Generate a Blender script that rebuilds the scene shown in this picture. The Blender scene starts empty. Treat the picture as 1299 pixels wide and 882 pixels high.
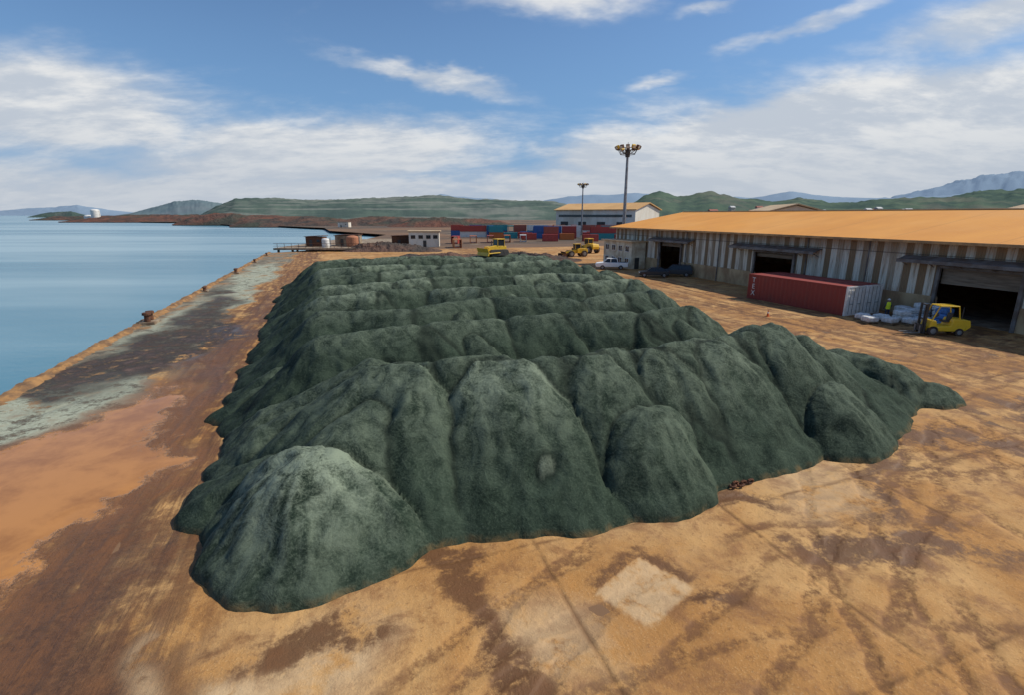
import bpy, math, random
import numpy as np
from mathutils import Vector, Matrix, Euler
import bmesh
random.seed(7); np.random.seed(7)
TH=math.radians(18.24); C=math.cos(TH); S=math.sin(TH)
def L(q,p,z=0.0): return (q*C-p*S, q*S+p*C, z)
def Q(x,y): return (x*C+y*S, -x*S+y*C)
scene=bpy.context.scene
scene.view_settings.view_transform='Standard'; scene.view_settings.look='None'; scene.view_settings.exposure=0
# ------------------------------------------------ numpy noise
def vnoise(x,y,seed=0):
    xi=np.floor(x); yi=np.floor(y); xf=x-xi; yf=y-yi
    def h(a,b):
        t=np.sin(a*127.1+b*311.7+seed*74.7)*43758.5453
        return t-np.floor(t)
    u=xf*xf*(3-2*xf); v=yf*yf*(3-2*yf)
    return (h(xi,yi)*(1-u)+h(xi+1,yi)*u)*(1-v)+(h(xi,yi+1)*(1-u)+h(xi+1,yi+1)*u)*v
def fbm(x,y,o=4,seed=0):
    s=0;a=.5;t=0
    for i in range(o):
        s=s+a*vnoise(x,y,seed+i*3); t+=a; a*=.5; x,y=(x*1.62+y*1.2)+5.1,(y*1.62-x*1.2)+9.7
    return s/t
def sstep(a,b,x):
    t=np.clip((x-a)/(b-a),0,1); return t*t*(3-2*t)
# ------------------------------------------------ node helpers
class NT:
    def __init__(s,tree): s.t=tree; s.n=tree.nodes; s.l=tree.links
    def lk(s,a,b):
        if isinstance(a,bpy.types.NodeSocket): s.l.new(a,b)
        else: b.default_value=a
    def m(s,op,a,b=None,c=None,clamp=False):
        n=s.n.new('ShaderNodeMath'); n.operation=op; n.use_clamp=clamp
        s.lk(a,n.inputs[0])
        if b is not None: s.lk(b,n.inputs[1])
        if c is not None: s.lk(c,n.inputs[2])
        return n.outputs[0]
    def mix(s,f,a,b,mode='MIX'):
        n=s.n.new('ShaderNodeMix'); n.data_type='RGBA'; n.blend_type=mode
        s.lk(f,n.inputs[0])
        s.lk(a if isinstance(a,bpy.types.NodeSocket) else tuple(a)+(1,),n.inputs[6])
        s.lk(b if isinstance(b,bpy.types.NodeSocket) else tuple(b)+(1,),n.inputs[7])
        return n.outputs[2]
    def ss(s,x,a,b):
        n=s.n.new('ShaderNodeMapRange'); n.interpolation_type='SMOOTHSTEP'
        s.lk(x,n.inputs[0]); n.inputs[1].default_value=a; n.inputs[2].default_value=b
        return n.outputs[0]
    def noise(s,vec,scale,detail=4,rough=.55,dist=0):
        n=s.n.new('ShaderNodeTexNoise'); s.l.new(vec,n.inputs['Vector'])
        n.inputs['Scale'].default_value=scale; n.inputs['Detail'].default_value=detail
        n.inputs['Roughness'].default_value=rough; n.inputs['Distortion'].default_value=dist
        return n.outputs['Fac']
    def mapping(s,vec,sc=(1,1,1),rot=(0,0,0)):
        n=s.n.new('ShaderNodeMapping'); s.l.new(vec,n.inputs[0]); n.inputs['Scale'].default_value=sc; n.inputs['Rotation'].default_value=rot
        return n.outputs[0]
    def obj(s): return s.n.new('ShaderNodeTexCoord').outputs['Object']
    def attr(s,name):
        n=s.n.new('ShaderNodeAttribute'); n.attribute_name=name; return n.outputs['Fac']
    def bump(s,h,strength,dist=.1,prev=None):
        n=s.n.new('ShaderNodeBump'); s.l.new(h,n.inputs['Height']); n.inputs['Strength'].default_value=strength; n.inputs['Distance'].default_value=dist
        if prev is not None: s.l.new(prev,n.inputs['Normal'])
        return n.outputs[0]
def newmat(name):
    m=bpy.data.materials.new(name); m.use_nodes=True
    t=NT(m.node_tree); b=m.node_tree.nodes['Principled BSDF']
    return m,t,b
def nmat(name,c1,c2,scale=3,rough=.8,bump=.25,stretch=(1,1,1),metal=0,lo=.35,hi=.65,bd=.02,useobjcol=False):
    m,t,b=newmat(name); o=t.mapping(t.obj(),stretch)
    f=t.ss(t.noise(o,scale,5,.62),lo,hi)
    if useobjcol:
        oi=t.n.new('ShaderNodeObjectInfo'); col=t.mix(t.m('MULTIPLY',f,.45),oi.outputs['Color'],c2)
    else: col=t.mix(f,c1,c2)
    t.l.new(col,b.inputs['Base Color']); b.inputs['Roughness'].default_value=rough; b.inputs['Metallic'].default_value=metal
    if bump: t.l.new(t.bump(t.noise(o,scale*5,3),bump,bd),b.inputs['Normal'])
    return m
# ------------------------------------------------ mesh builder
class MB:
    def __init__(s): s.v=[]; s.f=[]
    def add(s,vs,fs):
        o=len(s.v); s.v+= [tuple(v) for v in vs]; s.f+=[tuple(i+o for i in f) for f in fs]
    def box(s,c,d,rot=None):
        x,y,z=d[0]/2,d[1]/2,d[2]/2
        vs=[Vector(a) for a in [(-x,-y,-z),(x,-y,-z),(x,y,-z),(-x,y,-z),(-x,-y,z),(x,-y,z),(x,y,z),(-x,y,z)]]
        if rot: 
            R=Euler(rot).to_matrix(); vs=[R@v for v in vs]
        c=Vector(c); s.add([v+c for v in vs],[(0,3,2,1),(4,5,6,7),(0,1,5,4),(1,2,6,5),(2,3,7,6),(3,0,4,7)]); return s
    def cyl(s,a,b,r0,r1=None,n=14):
        r1=r0 if r1 is None else r1; a=Vector(a); b=Vector(b); d=(b-a).normalized()
        u=d.orthogonal().normalized(); w=d.cross(u); vs=[]
        for c,r in((a,r0),(b,r1)):
            for i in range(n):
                t=2*math.pi*i/n; vs.append(c+u*r*math.cos(t)+w*r*math.sin(t))
        fs=[(i,(i+1)%n,n+(i+1)%n,n+i) for i in range(n)]+[tuple(range(n))[::-1],tuple(range(n,2*n))]
        s.add(vs,fs); return s
    def prism(s,prof,y0,y1,axis='y'):
        n=len(prof); vs=[]
        for k,y in enumerate((y0,y1)):
            for (a,b) in prof: vs.append((a,y,b) if axis=='y' else (y,a,b))
        s.add(vs,[(i,(i+1)%n,n+(i+1)%n,n+i) for i in range(n)]+[tuple(range(n)),tuple(range(n,2*n))[::-1]]); return s
    def dome(s,c,r,zs=1,n=16,m=6):
        vs=[];fs=[]
        for j in range(m+1):
            t=j/m*math.pi/2
            for i in range(n):
                a=2*math.pi*i/n; vs.append((c[0]+r*math.cos(t)*math.cos(a),c[1]+r*math.cos(t)*math.sin(a),c[2]+r*zs*math.sin(t)))
        for j in range(m):
            for i in range(n): fs.append((j*n+i,j*n+(i+1)%n,(j+1)*n+(i+1)%n,(j+1)*n+i))
        s.add(vs,fs); return s
    def build(s,name,mat,parent=None,bevel=0,smooth=False,loc=None,rot=None):
        me=bpy.data.meshes.new(name); me.from_pydata(s.v,[],s.f); me.update()
        bm=bmesh.new(); bm.from_mesh(me); bmesh.ops.recalc_face_normals(bm,faces=bm.faces); bm.to_mesh(me); bm.free()
        o=bpy.data.objects.new(name,me); scene.collection.objects.link(o)
        me.materials.append(mat)
        if smooth:
            for p in me.polygons: p.use_smooth=True
        if bevel:
            b=o.modifiers.new('bevel','BEVEL'); b.width=bevel; b.segments=2; b.limit_method='ANGLE'; b.angle_limit=.6
        if parent: o.parent=parent
        if loc: o.location=loc
        if rot is not None: o.rotation_euler=(0,0,rot)
        return o
def tag(o,label,cat,group=None):
    o["label"]=label; o["category"]=cat
    if group: o["group"]=group
    return o
def empty(name,loc,rot=0,label='',cat='',group=None):
    o=bpy.data.objects.new(name,None); scene.collection.objects.link(o); o.location=loc; o.rotation_euler=(0,0,rot); o.empty_display_size=.3
    tag(o,label,cat,group); return o
def struct(o,label=None,cat=None):
    o["kind"]="structure"
    if label: o["label"]=label
    if cat: o["category"]=cat
    return o
def gridmesh(name,X,Y,Z,mat,keep=None,smooth=True):
    ny,nx=X.shape
    co=np.stack([X,Y,Z],-1).reshape(-1,3)
    idx=np.arange(nx*ny).reshape(ny,nx)
    f=np.stack([idx[:-1,:-1],idx[:-1,1:],idx[1:,1:],idx[1:,:-1]],-1).reshape(-1,4)
    if keep is not None:
        k=keep.reshape(-1)[f].any(1); f=f[k]
        used=np.zeros(nx*ny,bool); used[f.reshape(-1)]=True
        remap=np.cumsum(used)-1; f=remap[f]; co=co[used]
    else: used=None
    me=bpy.data.meshes.new(name); me.vertices.add(len(co)); me.vertices.foreach_set('co',co.reshape(-1).astype(np.float32))
    me.loops.add(len(f)*4); me.loops.foreach_set('vertex_index',f.reshape(-1).astype(np.int32))
    me.polygons.add(len(f)); me.polygons.foreach_set('loop_start',np.arange(0,len(f)*4,4,dtype=np.int32))
    me.update(calc_edges=True); me.validate()
    if smooth: me.polygons.foreach_set('use_smooth',np.ones(len(f),bool))
    me.materials.append(mat)
    o=bpy.data.objects.new(name,me); scene.collection.objects.link(o)
    return o,used
def setattr_(o,name,arr,used=None):
    a=arr.reshape(-1)
    if used is not None: a=a[used]
    at=o.data.attributes.new(name,'FLOAT','POINT'); at.data.foreach_set('value',a.astype(np.float32))
# ------------------------------------------------ camera
cam=bpy.data.cameras.new('camera'); co=bpy.data.objects.new('camera',cam); scene.collection.objects.link(co)
co.location=(0,0,10); co.rotation_euler=(math.radians(90-14.57),0,0); cam.sensor_width=36; cam.lens=18.0; cam.clip_end=40000; cam.clip_start=.1
scene.camera=co
# ------------------------------------------------ sun + world
SUN_AZ=math.radians(80); SUN_EL=math.radians(46)
sd=Vector((math.sin(SUN_AZ)*math.cos(SUN_EL),math.cos(SUN_AZ)*math.cos(SUN_EL),math.sin(SUN_EL)))
sl=bpy.data.lights.new('sun','SUN'); sl.energy=3.8; sl.angle=math.radians(1.2); sl.color=(1,.93,.80)
so=bpy.data.objects.new('sun',sl); scene.collection.objects.link(so); so.rotation_euler=(-sd).to_track_quat('-Z','Y').to_euler()
w=bpy.data.worlds.new('World'); scene.world=w; w.use_nodes=True
t=NT(w.node_tree); bg=w.node_tree.nodes['Background']; bg.inputs['Strength'].default_value=.1
sky=t.n.new('ShaderNodeTexSky'); sky.sky_type='NISHITA'; sky.sun_disc=False; sky.sun_elevation=SUN_EL; sky.sun_rotation=SUN_AZ
sky.air_density=1.0; sky.dust_density=.6; sky.ozone_density=2.0
g=t.n.new('ShaderNodeTexCoord').outputs['Generated']
sx=t.n.new('ShaderNodeSeparateXYZ'); t.l.new(g,sx.inputs[0]); X,Y,Z=sx.outputs
az0=t.m('MULTIPLY',t.m('ARCTAN2',X,Y),57.2958); el0=t.m('MULTIPLY',t.m('ARCSINE',Z),57.2958)
cv=t.n.new('ShaderNodeCombineXYZ'); t.l.new(t.m('MULTIPLY',az0,.05),cv.inputs[0]); t.l.new(t.m('MULTIPLY',el0,.13),cv.inputs[1])
wn=t.noise(cv.outputs[0],1.6,4,.6); wn2=t.noise(t.mapping(cv.outputs[0],(1,1,1),(0,0,1.1)),2.3,4,.6)
az=t.m('ADD',az0,t.m('MULTIPLY',t.m('SUBTRACT',wn,.5),12)); el=t.m('ADD',el0,t.m('MULTIPLY',t.m('SUBTRACT',wn2,.5),4))
blobs=[(-42,8.2,15,4.0,0,1.5),(-20,5.6,19,3.6,.08,1.5),(-8,13.2,9,1.1,-.16,1.0),(7,20.6,11,1.9,.05,1.1),(32,6.8,20,4.3,.03,2.3),(13,5.6,10,3.2,0,1.6),
 (41,14.6,10,2.4,.15,1.1),(26,15.8,6,.9,.25,.8),(19,18,3,.8,0,.7),(14.5,12.4,3.5,.8,.1,.75),(25,2.5,34,3.2,0,1.8),(-26,1.5,34,3.2,0,1.4),(60,32,30,10,0,1),(-70,35,25,9,0,.8),(150,25,60,12,0,1)]
tot=None
for (a,e,sa,se,tl,st) in blobs:
    da=t.m('SUBTRACT',az,a); de=t.m('SUBTRACT',el,e)
    u=t.m('ADD',t.m('MULTIPLY',da,math.cos(tl)/sa),t.m('MULTIPLY',de,math.sin(tl)/sa))
    v=t.m('SUBTRACT',t.m('MULTIPLY',de,math.cos(tl)/se),t.m('MULTIPLY',da,math.sin(tl)/se))
    r2=t.m('ADD',t.m('MULTIPLY',u,u),t.m('MULTIPLY',v,v))
    gg=t.m('MULTIPLY',t.m('EXPONENT',t.m('MULTIPLY',r2,-1)),st)
    tot=gg if tot is None else t.m('MAXIMUM',tot,gg)
pz=t.m('ADD',Z,.24)
pv=t.n.new('ShaderNodeCombineXYZ'); t.l.new(t.m('DIVIDE',X,pz),pv.inputs[0]); t.l.new(t.m('DIVIDE',Y,pz),pv.inputs[1])
n1=t.noise(t.mapping(pv.outputs[0],(.8,1.6,1),(0,0,.25)),1.5,8,.60,.4)
n2=t.noise(t.mapping(pv.outputs[0],(.8,1.2,1)),7.5,6,.62)
dens=t.m('ADD',tot,t.m('ADD',t.m('MULTIPLY',t.m('SUBTRACT',n1,.5),1.2),t.m('MULTIPLY',t.m('SUBTRACT',n2,.5),.38)))
cl=t.m('MULTIPLY',t.ss(dens,.16,1.1),.95)
shade=t.ss(t.m('ADD',n1,t.m('MULTIPLY',t.m('SUBTRACT',n2,.5),.5)),.38,.64)
lowg=t.ss(el0,2.0,10)
ccol=t.mix(shade,(5.4,5.9,6.6),(8.3,8.3,8.2))
ccol=t.mix(t.m('MULTIPLY',t.m('SUBTRACT',1,lowg),.72),ccol,(5.0,5.5,6.2))
skc=t.mix(1,sky.outputs[0],(.78,.95,1.12),'MULTIPLY')
skc=t.mix(t.m('MULTIPLY',t.m('SUBTRACT',1,t.ss(el0,-1,24)),.8),skc,(1.65,3.4,6.1))
hz=t.m('MULTIPLY',t.m('SUBTRACT',1,t.ss(el0,-1,8)),.75)
skc=t.mix(hz,skc,(3.9,4.9,6.3))
t.l.new(t.mix(cl,skc,ccol),bg.inputs['Color'])
# ------------------------------------------------ materials
M_sea,t,b=newmat('sea_water'); o=t.obj()
f=t.ss(t.noise(t.mapping(o,(.25,1.2,1),(0,0,.2)),.012,5,.55),.40,.60)
t.l.new(t.mix(f,(.085,.235,.31),(.28,.43,.48)),b.inputs['Base Color']); b.inputs['Roughness'].default_value=.25; b.inputs['IOR'].default_value=1.33
b.inputs['Specular IOR Level'].default_value=.45
bb=t.bump(t.noise(t.mapping(o,(1,1.8,1)),.4,3),.14,.25); t.l.new(t.bump(t.noise(o,2.5,2),.15,.05,bb),b.inputs['Normal'])

M_yard,t,b=newmat('yard_dirt'); o=t.obj()
nA=t.noise(o,.16,5,.62,.4); nB=t.noise(o,.75,7,.70,.3); nC=t.noise(o,5,6,.72); nD=t.noise(o,22,2,.6)
col=t.mix(t.ss(nA,.40,.60),(.45,.22,.066),(.58,.335,.13))
col=t.mix(t.m('MULTIPLY',t.ss(nB,.50,.64),.6),col,(.33,.15,.047))
col=t.mix(t.m('MULTIPLY',t.ss(nC,.55,.66),.5),col,(.21,.095,.035))
col=t.mix(t.m('MULTIPLY',t.ss(nD,.58,.68),.35),col,(.66,.44,.22))
st1=t.noise(t.mapping(o,(1.2,.12,1)),1.0,6,.68,1.2); st2=t.noise(t.mapping(o,(6,.35,1)),1.0,4,.6,.5)
stm=t.m('MULTIPLY',t.attr('track'),t.ss(t.m('ADD',t.m('MULTIPLY',st1,.45),t.m('ADD',t.m('MULTIPLY',st2,.15),t.m('MULTIPLY',nB,.4))),.42,.54))
col=t.mix(t.m('MULTIPLY',stm,.85),col,(.15,.066,.027))
mud=t.m('MULTIPLY',t.attr('mud'),t.ss(t.m('ADD',nB,t.m('ADD',t.m('MULTIPLY',st2,.3),t.m('MULTIPLY',t.attr('mud'),.3))),.60,.85))
col=t.mix(t.m('MULTIPLY',mud,.92),col,t.mix(t.ss(nC,.4,.7),(.085,.040,.020),(.17,.08,.035)))
tyn=t.ss(t.m('ADD',t.m('MULTIPLY',nB,.6),t.m('MULTIPLY',nC,.6)),.46,.68)
ty=t.m('MULTIPLY',t.attr('tyre'),tyn)
col=t.mix(t.m('MULTIPLY',ty,.8),col,(.15,.066,.027))
col=t.mix(t.m('MULTIPLY',t.attr('pale'),t.ss(nB,.35,.55)),col,(.68,.48,.27))
stain_shade=t.m('MULTIPLY',t.ss(t.attr('dark'),.05,.7),t.ss(t.m('ADD',t.m('MULTIPLY',nB,.8),t.m('ADD',t.m('MULTIPLY',nC,.35),t.m('MULTIPLY',t.attr('dark'),.22))),.60,.76))
col=t.mix(t.m('MULTIPLY',stain_shade,.9),col,(.12,.053,.021))
gr=t.ss(t.m('ADD',t.attr('grey'),t.m('MULTIPLY',t.m('SUBTRACT',nB,.5),1.8)),.42,.58)
gcol=t.mix(t.ss(t.m('ADD',t.m('MULTIPLY',nB,.85),t.m('MULTIPLY',nC,.15)),.44,.56),(.095,.094,.076),(.27,.265,.20)); gcol=t.mix(t.m('MULTIPLY',t.ss(nA,.50,.57),.65),gcol,(.36,.18,.065))
col=t.mix(t.m('MULTIPLY',gr,.92),col,gcol)
lg=t.m('MULTIPLY',t.ss(t.attr('lite'),.1,.8),t.ss(t.m('ADD',nB,t.m('MULTIPLY',nC,.4)),.58,.74))
col=t.mix(lg,col,t.mix(nC,(.28,.34,.25),(.55,.58,.45)))
bl=t.m('MULTIPLY',t.ss(t.attr('black'),.05,.6),t.ss(t.m('ADD',t.m('MULTIPLY',nA,.25),t.m('ADD',t.m('MULTIPLY',nB,.75),t.m('MULTIPLY',nC,.3))),.52,.66))
col=t.mix(t.m('MULTIPLY',bl,.95),col,(.024,.024,.022))
jt=t.attr('joint'); col=t.mix(t.m('MULTIPLY',t.m('MULTIPLY',jt,t.ss(nB,.38,.52)),.7),col,(.13,.06,.022))
ed=t.m('ADD',t.attr('puddle'),t.m('ADD',t.m('MULTIPLY',t.m('SUBTRACT',nB,.5),1.3),t.m('MULTIPLY',t.m('SUBTRACT',nC,.5),.15)))
pu=t.ss(ed,.40,.60); wetedge=t.ss(ed,-.10,.45)
col=t.mix(t.m('MULTIPLY',wetedge,.82),col,(.21,.09,.032))
col=t.mix(t.m('MULTIPLY',pu,.97),col,t.mix(t.ss(t.m('ADD',t.m('MULTIPLY',nA,.6),t.m('MULTIPLY',nB,.4)),.40,.60),(.36,.15,.038),(.54,.24,.065)))
t.l.new(col,b.inputs['Base Color'])
wet=t.m('MAXIMUM',t.m('MULTIPLY',stm,.2),t.m('MULTIPLY',stain_shade,.3)); wet=t.m('MAXIMUM',wet,t.m('MULTIPLY',mud,.45))
wet=t.m('MAXIMUM',wet,t.m('MULTIPLY',wetedge,.4))
rg=t.m('SUBTRACT',.92,wet); rg=t.m('SUBTRACT',rg,t.m('MULTIPLY',pu,.50)); rg=t.m('SUBTRACT',rg,t.m('MULTIPLY',t.m('MULTIPLY',bl,t.ss(nA,.4,.6)),.3))
t.l.new(t.m('MAXIMUM',rg,.04),b.inputs['Roughness']); b.inputs['Specular IOR Level'].default_value=.35
dry=t.m('SUBTRACT',1,pu)
hh=t.m('MULTIPLY',t.m('ADD',t.m('MULTIPLY',nC,.6),t.m('ADD',t.m('MULTIPLY',nD,.15),t.m('ADD',t.m('MULTIPLY',nB,.9),t.m('SUBTRACT',t.m('MULTIPLY',t.m('MULTIPLY',st2,t.attr('track')),.5),t.m('ADD',t.m('MULTIPLY',jt,.3),t.m('MULTIPLY',ty,.4)))))),dry)
t.l.new(t.bump(hh,.7,.09),b.inputs['Normal'])

M_ore,t,b=newmat('green_ore'); o=t.obj()
nA=t.noise(o,.35,4,.6,.5); nB=t.noise(o,1.5,8,.66,.6); nC=t.noise(o,12,4,.72)
col=t.mix(t.ss(nB,.33,.67),(.015,.027,.018),(.035,.055,.037))
col=t.mix(t.m('MULTIPLY',t.ss(nA,.45,.68),.3),col,(.055,.083,.056))
col=t.mix(t.m('MULTIPLY',t.ss(nC,.52,.64),.42),col,(.075,.10,.070))
col=t.mix(t.m('MULTIPLY',t.ss(nC,.46,.36),.5),col,(.007,.013,.009))
col=t.mix(t.m('MULTIPLY',t.ss(t.attr('streak'),.48,.75),.22),col,(.085,.118,.080))
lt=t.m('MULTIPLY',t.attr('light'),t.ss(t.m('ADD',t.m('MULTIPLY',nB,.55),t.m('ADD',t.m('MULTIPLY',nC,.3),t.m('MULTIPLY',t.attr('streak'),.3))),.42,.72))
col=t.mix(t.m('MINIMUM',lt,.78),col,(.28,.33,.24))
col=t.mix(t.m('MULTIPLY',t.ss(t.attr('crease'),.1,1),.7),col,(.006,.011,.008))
col=t.mix(t.m('MULTIPLY',t.ss(t.attr('toe'),.2,1),t.ss(nB,.4,.7)),col,(.17,.115,.05))
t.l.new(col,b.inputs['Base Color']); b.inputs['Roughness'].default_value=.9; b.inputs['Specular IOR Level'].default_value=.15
hh=t.m('ADD',t.m('MULTIPLY',nB,.95),t.m('ADD',t.m('MULTIPLY',nC,.16),t.m('MULTIPLY',t.attr('streak'),.12)))
t.l.new(t.bump(hh,.8,.14),b.inputs['Normal'])

M_land,t,b=newmat('industrial_land'); o=t.obj()
f=t.noise(t.mapping(o,(.5,1,1)),.02,6,.62); f2=t.noise(o,.006,5,.6)
col=t.mix(t.ss(f,.4,.6),(.22,.12,.06),(.12,.075,.045)); col=t.mix(t.ss(f2,.48,.58),col,(.07,.06,.045)); col=t.mix(t.ss(t.noise(o,.05,5),.6,.7),col,(.28,.22,.15))
t.l.new(col,b.inputs['Base Color']); b.inputs['Roughness'].default_value=.95
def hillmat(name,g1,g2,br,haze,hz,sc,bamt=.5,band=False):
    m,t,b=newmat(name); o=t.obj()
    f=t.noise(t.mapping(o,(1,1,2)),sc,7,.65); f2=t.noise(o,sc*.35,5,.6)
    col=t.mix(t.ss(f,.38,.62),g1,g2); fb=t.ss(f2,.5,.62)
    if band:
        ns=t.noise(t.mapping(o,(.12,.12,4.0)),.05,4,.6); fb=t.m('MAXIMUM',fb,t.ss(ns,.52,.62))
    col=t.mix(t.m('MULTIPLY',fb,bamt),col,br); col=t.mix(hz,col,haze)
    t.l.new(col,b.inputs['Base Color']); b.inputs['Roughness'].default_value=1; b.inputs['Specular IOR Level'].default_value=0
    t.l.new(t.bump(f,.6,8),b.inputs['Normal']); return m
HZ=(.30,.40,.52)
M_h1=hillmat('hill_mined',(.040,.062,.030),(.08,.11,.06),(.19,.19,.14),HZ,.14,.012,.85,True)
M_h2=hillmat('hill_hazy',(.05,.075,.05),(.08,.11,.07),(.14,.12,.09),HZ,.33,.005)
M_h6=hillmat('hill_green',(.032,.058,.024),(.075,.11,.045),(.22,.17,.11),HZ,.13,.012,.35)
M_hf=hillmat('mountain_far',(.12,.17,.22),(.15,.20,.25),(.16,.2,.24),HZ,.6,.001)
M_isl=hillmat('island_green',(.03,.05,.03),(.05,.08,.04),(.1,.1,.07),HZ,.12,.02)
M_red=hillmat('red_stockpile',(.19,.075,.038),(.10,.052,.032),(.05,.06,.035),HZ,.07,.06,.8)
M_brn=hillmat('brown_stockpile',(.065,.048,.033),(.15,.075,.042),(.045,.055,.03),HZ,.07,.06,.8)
M_conc=nmat('dirty_concrete',(.36,.29,.20),(.20,.13,.08),.8,.9,.3)
M_beige=nmat('beige_concrete_wall',(.56,.41,.23),(.34,.21,.11),.6,.9,.2,(1,1,.5))
M_kerb=nmat('ochre_kerb',(.36,.19,.07),(.15,.085,.045),.9,.9,.4)
M_white=nmat('white_paint',(.84,.83,.80),(.68,.64,.57),1.2,.5,.05)
M_steel=nmat('galvanised_steel',(.30,.31,.32),(.20,.20,.20),2,.5,.05,metal=.5)
M_yel=nmat('yellow_paint',(.76,.46,.025),(.50,.26,.03),1.6,.5,.08,lo=.45,hi=.75)
M_yel2=nmat('bright_yellow_paint',(.88,.56,.02),(.65,.38,.03),1.6,.45,.05,lo=.5,hi=.8)
M_dark=nmat('dark_metal',(.03,.03,.03),(.07,.06,.05),3,.6,.1)
M_rub=nmat('tyre_rubber',(.02,.02,.02),(.10,.06,.04),2.5,.9,.2)
M_rust=nmat('rusty_metal',(.16,.06,.025),(.06,.03,.02),5,.9,.5)
M_orange=nmat('orange_plastic',(.80,.17,.03),(.6,.12,.03),3,.6,.05)
M_glass=nmat('dark_glass',(.02,.025,.03),(.03,.035,.04),1,.08,0)
M_lamp=nmat('lamp_glass',(.7,.68,.6),(.5,.5,.45),2,.2,0)
M_shut=nmat('roller_shutter',(.27,.22,.16),(.16,.12,.08),1.2,.7,.2,(1,.5,6))
M_awn=nmat('awning_metal',(.20,.19,.18),(.12,.09,.07),1.0,.6,.1)
M_bag=nmat('woven_white_bag',(.82,.82,.81),(.6,.58,.53),4,.8,.6,bd=.05)
M_blue=nmat('blue_tarpaulin',(.10,.25,.55),(.07,.16,.35),4,.6,.5,bd=.05)
M_wood=nmat('pallet_wood',(.36,.24,.13),(.20,.13,.07),3,.9,.2,(1,6,1))
M_paint=nmat('container_paint',(1,1,1),(.13,.07,.05),.9,.6,.1,lo=.5,hi=.8,useobjcol=True)
M_car=nmat('car_paint',(1,1,1),(.2,.13,.08),1.5,.3,0,lo=.6,hi=.95,useobjcol=True)
M_tail=nmat('tail_red',(.4,.02,.02),(.3,.02,.02))
M_rooft=nmat('tan_roof',(.62,.45,.26),(.50,.34,.19),.2,.7,.1)
M_roof,t,b=newmat('orange_roof'); o=t.obj()
f=t.noise(t.mapping(o,(.5,1,1)),.25,6,.65)
sp=t.n.new('ShaderNodeSeparateXYZ'); t.l.new(o,sp.inputs[0]); rib=t.m('SINE',t.m('MULTIPLY',sp.outputs[1],12.5))
col=t.mix(t.ss(f,.30,.72),(.78,.35,.075),(.70,.30,.068)); col=t.mix(t.m('MULTIPLY',t.ss(t.noise(o,.08,4),.45,.62),.3),col,(.82,.43,.14))
col=t.mix(t.m('MULTIPLY',t.ss(t.m('FRACT',t.m('MULTIPLY',sp.outputs[1],.1)),.965,.98),.25),col,(.42,.19,.06))
t.l.new(col,b.inputs['Base Color']); b.inputs['Roughness'].default_value=.75; b.inputs['Specular IOR Level'].default_value=.2; t.l.new(t.bump(rib,.4,.03),b.inputs['Normal'])
M_clad,t,b=newmat('stained_cladding'); o=t.obj()
sp=t.n.new('ShaderNodeSeparateXYZ'); t.l.new(o,sp.inputs[0]); yy=sp.outputs[1]; zz=sp.outputs[2]
fl=t.m('FLOOR',t.m('DIVIDE',yy,.78)); wn=t.n.new('ShaderNodeTexWhiteNoise'); wn.noise_dimensions='1D'; t.l.new(fl,wn.inputs['W'])
alt=t.m('MODULO',fl,2); sel=t.m('ADD',t.m('MULTIPLY',alt,.5),t.m('MULTIPLY',wn.outputs['Value'],.5))
col=t.mix(t.ss(sel,.25,.62),(.29,.195,.105),(.80,.75,.62))
stn=t.noise(t.mapping(o,(1,3.2,.22)),1.3,5,.65); col=t.mix(t.m('MULTIPLY',t.ss(stn,.44,.70),.82),col,(.29,.175,.085))
eave_shade=t.m('MULTIPLY',t.ss(t.m('ADD',zz,t.m('MULTIPLY',stn,1.6)),6.3,7.6),.45); col=t.mix(eave_shade,col,(.34,.21,.11))  # overhang shade below the eave, painted brown into the cladding colour
seam=t.m('MULTIPLY',t.ss(t.m('ABSOLUTE',t.m('SUBTRACT',zz,6.15)),.07,.03),.7); col=t.mix(seam,col,(.09,.06,.04))
t.l.new(col,b.inputs['Base Color']); b.inputs['Roughness'].default_value=.7
# ------------------------------------------------ setting
def sheet(name,pts,z,mat):
    me=bpy.data.meshes.new(name)
    bm=bmesh.new(); vs=[bm.verts.new((x,y,z)) for x,y in pts]; f=bm.faces.new(vs); f.normal_update()
    if f.normal.z<0: f.normal_flip()
    bmesh.ops.triangulate(bm,faces=[f]); bm.to_mesh(me); bm.free()
    me.materials.append(mat); o=bpy.data.objects.new(name,me); scene.collection.objects.link(o); return o
struct(sheet('water',[(-30000,-2000),(30000,-2000),(30000,30000),(-30000,30000)],-1.6,M_sea),'calm pale teal sea beside the quay','sea')
a0=L(-18.1,-60); a1=L(-18.1,155)
coast=[(a0[0],a0[1]),(a1[0],a1[1]),(-60,152),(-61,200),(-66,275),(-120,345),(-150,420),(-242,520),(-300,560),(-460,745),(-560,800),(-754,990),(-900,1080),(-1127,1390),(-1000,1700),(-1900,2600),(-2600,3400),(-2600,4200),(-1200,5200),(3000,9000),(16000,9000),(16000,-300),(200,-300)]
struct(sheet('ground',coast,-.06,M_land),'brown industrial land reaching to the hills','ground')
qa=np.concatenate([np.arange(-18.3,-5,.13),np.arange(-5,30,.13),np.arange(30,60,.24),np.arange(60,101,3)])
pa=np.concatenate([np.arange(-45,4,1.5),np.arange(4,30,.11),np.arange(30,44,.18),np.arange(44,100,.4),np.arange(100,157,1.5)])
QQ,PP=np.meshgrid(qa,pa)
wq=(fbm(QQ*.25,PP*.25,4,3)-.5); wp=(fbm(QQ*.25+31,PP*.25,4,5)-.5)
q2=QQ+wq*5; p2=PP+wp*8
def G(q,p,sq,sp): return np.exp(-((q2-q)/sq)**2-((p2-p)/sp)**2)
grey=sstep(-9.6,-12.6,q2)*sstep(21,28,p2)
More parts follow.
